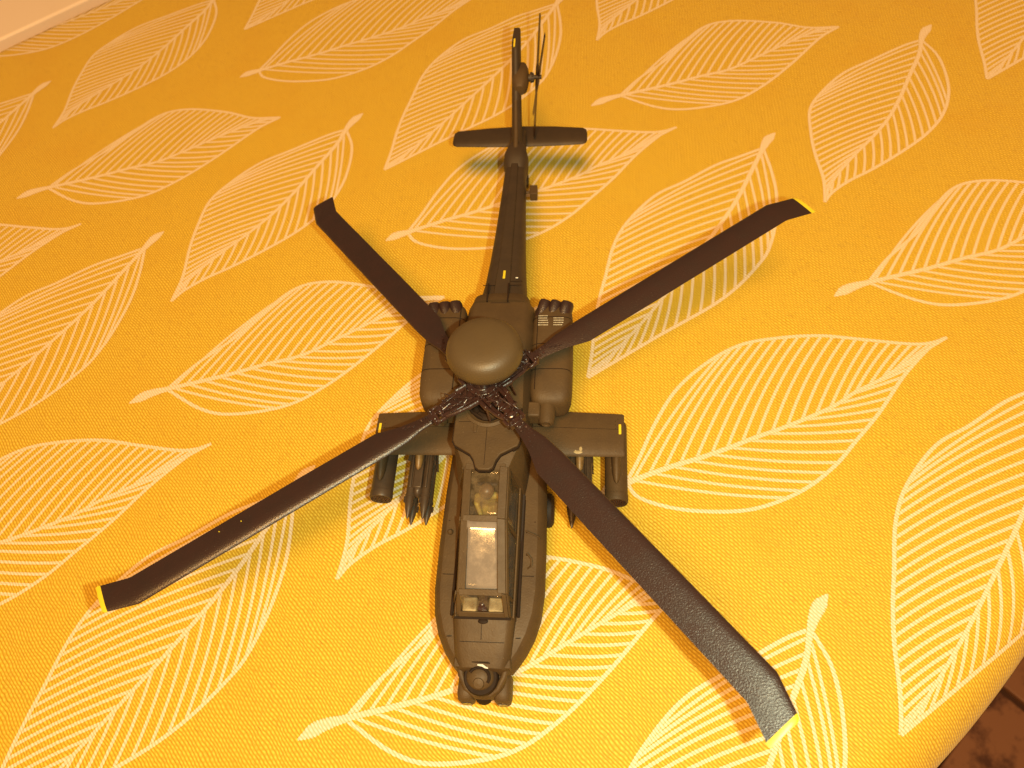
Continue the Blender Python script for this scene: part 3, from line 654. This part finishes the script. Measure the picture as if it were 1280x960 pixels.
# wings
for s in (-1, 1):
    rs = []
    for x, y0, y1, th in ((7.5, -5.9, 8.4, 1.35), (12, -5.9, 8.2, 1.3), (34.3, -5.9, 7.2, 1.0), (34.8, -5.6, 6.9, .7)):
        pr = [0,.02,.06,.15,.3,.6,.85,1.0]; tk = [0,.35,.62,.9,1.0,.8,.45,.12]
        up = [Vector((s*x, y0+(y1-y0)*a, 26.0+th*b)) for a, b in zip(pr, tk)]
        dn = [Vector((s*x, y0+(y1-y0)*a, 26.0-th*b)) for a, b in zip(pr[::-1][:-1], tk[::-1][:-1])]
        rs.append(up+dn)
    wg = MB().rings(rs).build('wing', OLIVE, heli, sharp=60)
    q = MB(); q.add([(s*9,2.6,26.0+1.24),(s*34.2,1.9,26.0+1.0),(s*34.2,2.0,26.0+.99),(s*9,2.72,26.0+1.235)], [(0,1,2,3)])
    q.add([(s*33.0,-4.6,26.72),(s*33.12,-4.6,26.72),(s*33.12,5.6,26.45),(s*33.0,5.6,26.45)], [(0,1,2,3)])
    q.build('panel_joint', LINE, wg)
    MB().box((s*33.6, 2.0, 27.0), (.34, 1.5, .12)).build('yellow_marking', YELLOW, wg, bevel=.05)
    q = MB()
    for k in range(9): q.ell((s*32.4, -4.6+k*1.15, 26.83+.04*math.sin(k)), (.11,.11,.07), 6)
    q.build('rivet', LINE, wg)
    # rocket pod
    px, pz = 32.6, 19.0
    q = MB(); q.lathe((s*px, 8.5, pz), [(2.2,0),(2.9,.8),(3.1,1.6),(3.1,22.6),(3.2,22.7),(3.2,24.2),(3.0,24.8),(2.75,24.9),(2.7,24.5),(.01,24.5)], axis=(0,-1,0), n=30)
    pod = q.build('rocket_pod', (OLIVE if s > 0 else MISS), heli)
    lab(pod, 'olive rocket pod under the wing tip' if s > 0 else 'dark brown rocket pod under the wing tip')
    q = MB()
    holes = [(0,0)] + [(1.05*math.cos(k*math.pi/3), 1.05*math.sin(k*math.pi/3)) for k in range(6)] + [(2.05*math.cos(k*math.pi/6+.26), 2.05*math.sin(k*math.pi/6+.26)) for k in range(12)]
    for hx, hz in holes: q.lathe((s*px+hx, 8.5-24.5, pz+hz), [(.46,-.2),(.46,.32),(.34,.32),(.34,-.1),(.01,-.1)], axis=(0,-1,0), n=10)
    q.build('rocket_tube', HEADM, pod)
    # pylon: teardrop fairing above the pod
    def tear(y, w_, z): return (y, w_, z)
    q = MB(); q.rings([[Vector((s*px+w_*math.cos(t_), y, 22.6+h_*math.sin(t_))) for t_ in [2*math.pi*k/14 for k in range(14)]] for y, w_, h_ in ((-12.2,.15,.2),(-11.2,.75,1.1),(-9,1.15,1.9),(-5,1.35,2.4),(2,1.35,2.5),(6,1.0,2.2),(7.4,.3,1.0))])
    q.build('pylon', OLIVE, heli)
    # missile launcher and four missiles
    lx = 22.6
    q = MB(); q.rings([[Vector((s*lx+w_*math.cos(t_), y, 21.0+h_*math.sin(t_))) for t_ in [2*math.pi*k/14 for k in range(14)]] for y, w_, h_ in ((-8.0,.15,.2),(-7.3,.8,.9),(-5,1.15,1.6),(0,1.4,3.2),(6,1.2,3.0),(7.4,.3,1.0))])
    q.build('pylon', TAN, heli)
    q = MB(); q.box((s*lx, -3.4, 18.6), (1.2, 9.6, 1.5)); q.ell((s*lx, -12.6, 17.6), (1.5, 2.6, 2.3), 14); q.box((s*lx, -4, 16.2), (2.6, 7.6, .35))
    for zz in (0, 1):
        for t_ in (-1, 1): q.box((s*lx+t_*2.2, -4.2, 18.9-zz*5.0), (.35, 8.4, .5))
    q.box((s*lx, -4, 15.0), (.5, 7.0, 3.0))
    la = q.build('missile_launcher', MISS, heli, bevel=.25)
    for zz in (17.6, 12.7):
        for t_ in (-1, 1):
            mx = s*lx + t_*2.15
            q = MB(); q.lathe((mx, 2.2, zz), [(.9,0),(1.25,.3),(1.25,16.4),(1.42,16.5),(1.42,17.1),(1.25,17.2),(1.2,19.2),(1.0,20.6),(.62,22.0),(.3,23.2),(.01,23.6)], axis=(0,-1,0), n=18)
            for k in range(4):
                a_ = math.pi/4 + k*math.pi/2; d = Vector((math.cos(a_), 0, math.sin(a_)))
                c_ = Vector((mx, 0, zz)); nn = Vector((-d.z, 0, d.x))*.14
                for ya, yb, hh, hb in ((-17.5, -15.2, 1.9, 1.9), (2.2, -4.2, 2.3, 1.3)):
                    a0 = c_+Vector((0,ya,0)); b0 = c_+Vector((0,yb,0))
                    q.rings([[a0+nn, b0+nn, b0-nn, a0-nn], [a0+d*hb+nn*.5+Vector((0,.6,0)), b0+d*hh+nn*.5, b0+d*hh-nn*.5, a0+d*hb-nn*.5+Vector((0,.6,0))]])
            q.build('missile', MISS, la)
q = MB(); q.ell((22.3, -5.0, 26.92), (1.2, .5, .14), 12); q.ell((23.0, -4.1, 27.05), (.45, .7, .12), 10)
q.ell((21.6,-4.6,27.0),(.25,.2,.12),8); q.build('worn_patch', CREAM, heli)

# main rotor
hub = Vector((-.6, .1, 52.0))
tips = [Vector((60.15,-80.08,69)), Vector((83.1,58.3,55)), Vector((-61.8,79.2,37)), Vector((-84.8,-56.3,49))]
q = MB(); q.lathe(tuple(hub-Vector((0,0,1.6))), [(2.2,0),(3.6,.2),(3.6,.9),(2.8,1.1),(2.8,2.4),(3.8,2.5),(3.8,3.2),(2.4,3.5),(1.9,5.4),(1.6,8.0)], axis=(-.118,.122,.985), n=28)
for k in range(12):
    a_ = k*math.pi/6; q.lathe(tuple(hub+Vector((3.2*math.cos(a_), 3.2*math.sin(a_), 1.6))), [(.42,0),(.42,.5),(.25,.7)], n=8)
rh = q.build('rotor_head', HEADM, heli, bevel=.1)
proto_arm = None; proto_blade = None
def arm_mesh(k_):
    q = MB(); rn = random.Random(11+k_)
    # hoses, clamps and cast lumps cluttering the arm
    for _ in range(7):
        x0 = rn.uniform(3, 14); y0 = rn.uniform(-3.2, 3.2)
        q.tube([(x0, y0, .6), (x0+rn.uniform(1.5,3), y0+rn.uniform(-1,1), rn.uniform(1.3,2.0)), (x0+rn.uniform(4,7), rn.uniform(-2.6,2.6), .7)], rn.uniform(.18,.34), 7)
    for _ in range(14):
        q.ell((rn.uniform(3, 22), rn.uniform(-2.8, 2.8), rn.uniform(.4, 1.2)), (rn.uniform(.4,.9), rn.uniform(.3,.6), rn.uniform(.3,.6)), 8)
    # strap pack: two side cheeks tapering outwards with ladder rungs
    for t_ in (-1, 1):
        q.rings([[Vector((3.0, t_*2.9, .9)), Vector((3.0, t_*2.1, .9)), Vector((3.0, t_*2.1, -.7)), Vector((3.0, t_*2.9, -.7))],
                 [Vector((12.0, t_*2.7, 1.1)), Vector((12.0, t_*1.9, 1.1)), Vector((12.0, t_*1.9, -.8)), Vector((12.0, t_*2.7, -.8))],
                 [Vector((19.5, t_*1.9, .8)), Vector((19.5, t_*1.2, .8)), Vector((19.5, t_*1.2, -.7)), Vector((19.5, t_*1.9, -.7))]])
        q.tube([(2.5, t_*3.4, .2), (8, t_*3.5, .5), (15.5, t_*2.6, .3), (19.0, t_*1.6, .1)], [.45,.5,.5,.35], 8)
        q.tube([(5.2, t_*3.45, .4), (9.6, t_*3.5, .5)], .72, 10)
        for xx in (4, 10.4, 16): q.lathe((xx, t_*2.4, .9), [(.42,0),(.42,.45),(.22,.6)], n=8)
    for k in range(9): q.box((4.2+k*1.75+rn.uniform(-.3,.3), rn.uniform(-.2,.2), .55+rn.uniform(0,.25)), (rn.uniform(.2,.5), (2.2-.12*k)*rn.uniform(.6,1), .32), Matrix.Rotation(rn.uniform(-.25,.25), 3, 'Z'))
    q.rings([[Vector((3, y_, z_)) for y_, z_ in ((-1.0,-.5),(1.0,-.5),(1.0,.8),(-1.0,.8))], [Vector((18.5, y_, z_)) for y_, z_ in ((-.6,-.5),(.6,-.5),(.6,.9),(-.6,.9))]])
    q.lathe((19.2, 0, -.9), [(1.3,0),(1.3,2.1),(.9,2.3),(.9,2.7),(.01,2.8)], n=16)
    q.tube([(18.6, 2.4, .2), (22.0, 2.3, .3)], .55, 8); q.tube([(18.6, -2.4, .2), (22.0, -2.3, .3)], .55, 8)
    q.box((22.0, 0, .1), (1.1, 2.3, .75)); q.box((24.0, 0, .1), (1.3, 1.2, .6))
    for t_ in (-1, 1):
        q.lathe((22.2, t_*1.5, .7), [(.55,0),(.55,.7),(.3,.9)], n=10)
        q.lathe((24.6, t_*.8, .5), [(.4,0),(.4,.5),(.2,.6)], n=8)
    q.tube([(9.0, -3.4, 0), (9.4, -3.7, -4.5)], .35, 8)
    return q
def blade_sec(x, le, te, th, zc=0.1):
    c = le-te; pr = [0,.03,.1,.25,.5,.8,1.0]; tu_ = [0,.42,.78,1.0,.85,.4,.06]; tl_ = [0,.25,.4,.45,.4,.2,.04]
    up = [Vector((x, le-c*a, zc+th*b)) for a, b in zip(pr, tu_)]
    dn = [Vector((x, le-c*a, zc-th*b)) for a, b in zip(pr[:0:-1], tl_[:0:-1])]
    return up+dn
BS = [(15.8,1.5,-1.5,.55),(19.0,1.7,-1.9,.6),(23.0,2.5,-2.7,.7),(29.0,2.8,-4.7,.8),(50,2.85,-4.85,.85),(75,2.85,-4.85,.85),(93.4,2.85,-4.85,.8),(94.2,2.6,-5.0,.75),(99.8,.55,-6.9,.32),(100.5,.3,-7.2,.3)]
CAPS = [(100.5,.3,-7.2,.34),(101.2,.0,-7.4,.34),(101.6,-.6,-7.2,.2)]
order = ('rotor blade reaching towards the camera with a silvery sheen', 'rotor blade reaching right, far side', 'darkest rotor blade, foreshortened, reaching back left', 'rotor blade reaching left towards the camera')
for k, tp in enumerate(tips):
    nr = Vector((-.118,.122,.985)).normalized()
    tp = tp + nr.cross(tp-hub).normalized()*(3.9, 2.0, 3.3, 2.2)[k]            # the swept tip lags the blade axis
    d = (tp-hub).normalized()
    yv = nr.cross(d).normalized(); zv = d.cross(yv)
    pitch = math.radians((9, 6, 0, -5)[k])
    # lead direction is anticlockwise seen from above; the tip sweeps back clockwise
    yb = (yv*math.cos(pitch) + zv*math.sin(pitch)).normalized(); zb_ = d.cross(yb)
    def frame(yy, zz):
        return Matrix(((d.x, yy.x, zz.x, hub.x), (d.y, yy.y, zz.y, hub.y), (d.z, yy.z, zz.z, hub.z), (0,0,0,1)))
    arm_mesh(k).xf(frame(yv, zv) @ Matrix.Diagonal((.66, .95, 1.05, 1))).build('rotor_arm', HEADM, rh, bevel=.12, seg=1)
    b = MB().rings([blade_sec(*r) for r in BS]).xf(frame(yb, zb_)).build('rotor_blade', BLADE, heli, sharp=50)
    lab(b, order[k])
    # the far left tip carries no yellow
    c = MB().rings([blade_sec(*r) for r in CAPS]).xf(frame(yb, zb_)).build('blade_tip', YELLOW if k != 2 else BLADE, b, sharp=50)
    q = MB()
    for t_ in range(3): q.box((20.0+t_*1.1, -.4-.5*t_, .78), (.45, .12, .1)); q.box((18.4+t_*1.2, .9, .68), (.3, .2, .14))
    for t_ in (-.8, .8): q.lathe((17.6, t_, .5), [(.4,0),(.4,.35),(.2,.45)], n=8)
    q.xf(frame(yb, zb_)).build('root_fitting', HEADM, b)
# tiny dust specks on the blade reaching left
d = (tips[3]-hub).normalized(); yv = Vector((0,0,1)).cross(d).normalized()
q = MB()
for r_, c_ in ((62,1.3),(66,-1.0),(69,1.6),(71.5,-1.6)):
    p_ = hub+d*r_-yv*0+Vector((0,0,.75)); p_ += yv*c_*.8; q.ell(tuple(p_), (.16,.16,.1), 6)
q.build('dust_speck', YELLOW, heli)
# radar dome
q = MB(); q.lathe((.75, 3.3, 59.0), [(1.6,0),(3.5,.5),(6.8,.9),(8.5,1.8),(9.3,2.9),(9.6,4.2),(9.5,5.2),(9.1,6.6),(8.2,7.8),(6.6,8.5),(4,8.8),(2,8.9),(.01,8.92)], axis=(-.02,.03,1), n=64, sq=(.97,.94)); q.build('radar_dome', OLIVE2, heli, sharp=80)
q = MB(); q.lathe((.0, 1.6, 55.0), [(1.7,0),(2.0,1.5),(1.8,3.4)], n=20); q.build('dome_mount', HEADM, heli)

# nose sensor turret
q = MB(); q.lathe((0, -62.6, 13.0), [(3.0,-1),(5.0,0),(5.6,2),(5.6,6.4),(5.0,7.4),(3.8,7.8),(3.6,7.9)], n=32, sq=(1,.9)); q.build('sensor_turret', OLIVE, heli)
q = MB(); q.lathe((-.3, -62.9, 20.6), [(4.1,0),(4.4,.8),(4.1,1.9),(3.9,2.1)], axis=(0,-.25,1), n=32); q.build('turret_ring', LINE, heli)
q = MB(); q.ell((-.4, -63.0, 21.8), (3.6, 3.3, 2.7), 24); nt = q.build('night_sensor', OLIVE, heli)
q = MB(); q.lathe((-.5, -64.6, 23.0), [(1.3,-.5),(1.45,.6),(1.2,1.2),(.01,1.4)], axis=(0,-.5,1), n=18)
q.build('sensor_window', OLIVE, nt)
q = MB()
pts = [(-.5+2.5*math.cos(a_), -64.0+2.2*math.sin(a_)+.3, 24.0+.5*math.sin(a_)) for a_ in [math.radians(x) for x in range(150, -40, -20)]]
q.tube(pts, .38, 8); q.build('sensor_rim', LINE, nt)
for s in (-1, 1):
    q = MB(); q.rings([rrect(s*4.5, 14.2, hx, hz, y, e=3.2, n=20) for y, hx, hz in ((-60.5,1.4,3.4),(-61.5,2.1,4.2),(-66.0,2.25,4.4),(-67.4,2.0,3.9),(-67.9,1.4,3.2))])
    e = q.build('sensor_housing', OLIVE, heli)
    q = MB(); q.box((s*4.5, -67.8, 13.2), (1.1, .25, 1.8)); q.build('lens', LENS, e, bevel=.1)
    # side brackets that hug the ball
    q = MB(); q.tube([(s*6.0,-59.5,22.2),(s*5.2,-62.8,21.4),(s*3.8,-65.6,20.6),(s*1.8,-67.0,19.8)], [.9,.8,.7,.5], 10); q.build('turret_bracket', OLIVE, heli)
    q = MB(); q.box((s*5.9,-60.3,22.2),(1.0,1.1,1.6)); q.build('bracket_foot', OLIVE, heli, bevel=.3)
q = MB(); q.lathe((0,-66.4,16.0), [(1.9,0),(1.9,1.2),(1.2,1.8),(.01,1.9)], axis=(0,-1,.3), n=20)
for k in range(5): q.box((-1.6+.8*k, -66.6, 18.9), (.22,.6,.5))
q.build('turret_neck', LINE, heli, bevel=.08)
q = MB(); q.tube([(-.9,-61.0,24.9),(.3,-61.1,25.0),(1.0,-61.5,24.8),(1.6,-61.6,24.5)], [.2,.32,.25,.15], 8); q.build('paint_chip', WHITE, heli)
q = MB(); q.tube([(-5.2,-60.6,23.9),(-2.6,-60.3,24.9),(1.5,-60.4,25.0),(5.2,-60.9,23.9)], .3, 8); q.build('turret_gap', LINE, heli)

# gun, undercarriage
q = MB(); q.tube([(0,-28,9.5),(0,-46,8.2)], [.8,.6], 12); q.tube([(0,-46,8.2),(0,-48,8.05)], 1.0, 12); q.box((0,-29,10),(1.6,4,1.5)); q.build('gun', BLACK, heli, bevel=.2)
for s in (-1, 1):
    q = MB(); q.tube([(s*8,-5,14),(s*11.2,-12.5,5)], [1.0,.8], 12); q.tube([(s*10.5,-13,5),(s*14.6,-13,5)], .6, 10); q.build('gear_leg', OLIVE, heli)
    q = MB(); q.lathe((s*13.4-1.6, -13.0, 5.0), [(2.4,0),(3.8,.1),(4.7,.6),(5.0,1.4),(5.0,1.8),(4.7,2.6),(3.8,3.1),(2.4,3.2)], axis=(1,0,0), n=32); wh = q.build('wheel', BLACK, heli)
    q = MB(); q.lathe((s*13.4-1.5, -13.0, 5.0), [(.8,-.2),(2.3,.1),(2.3,2.9),(.8,3.2)], axis=(1,0,0), n=20); q.build('wheel_rim', OLIVE, wh)
q = MB(); q.tube([(0,115,27),(0,122,3.6)], [.8,.6], 10); q.build('tail_gear_leg', TAILP, heli)
q = MB(); q.lathe((-1.0,122.5,2.7), [(1.2,0),(2.3,.2),(2.7,.8),(2.7,1.2),(2.3,1.8),(1.2,2.0)], axis=(1,0,0), n=24); q.build('tail_wheel', BLACK, heli)
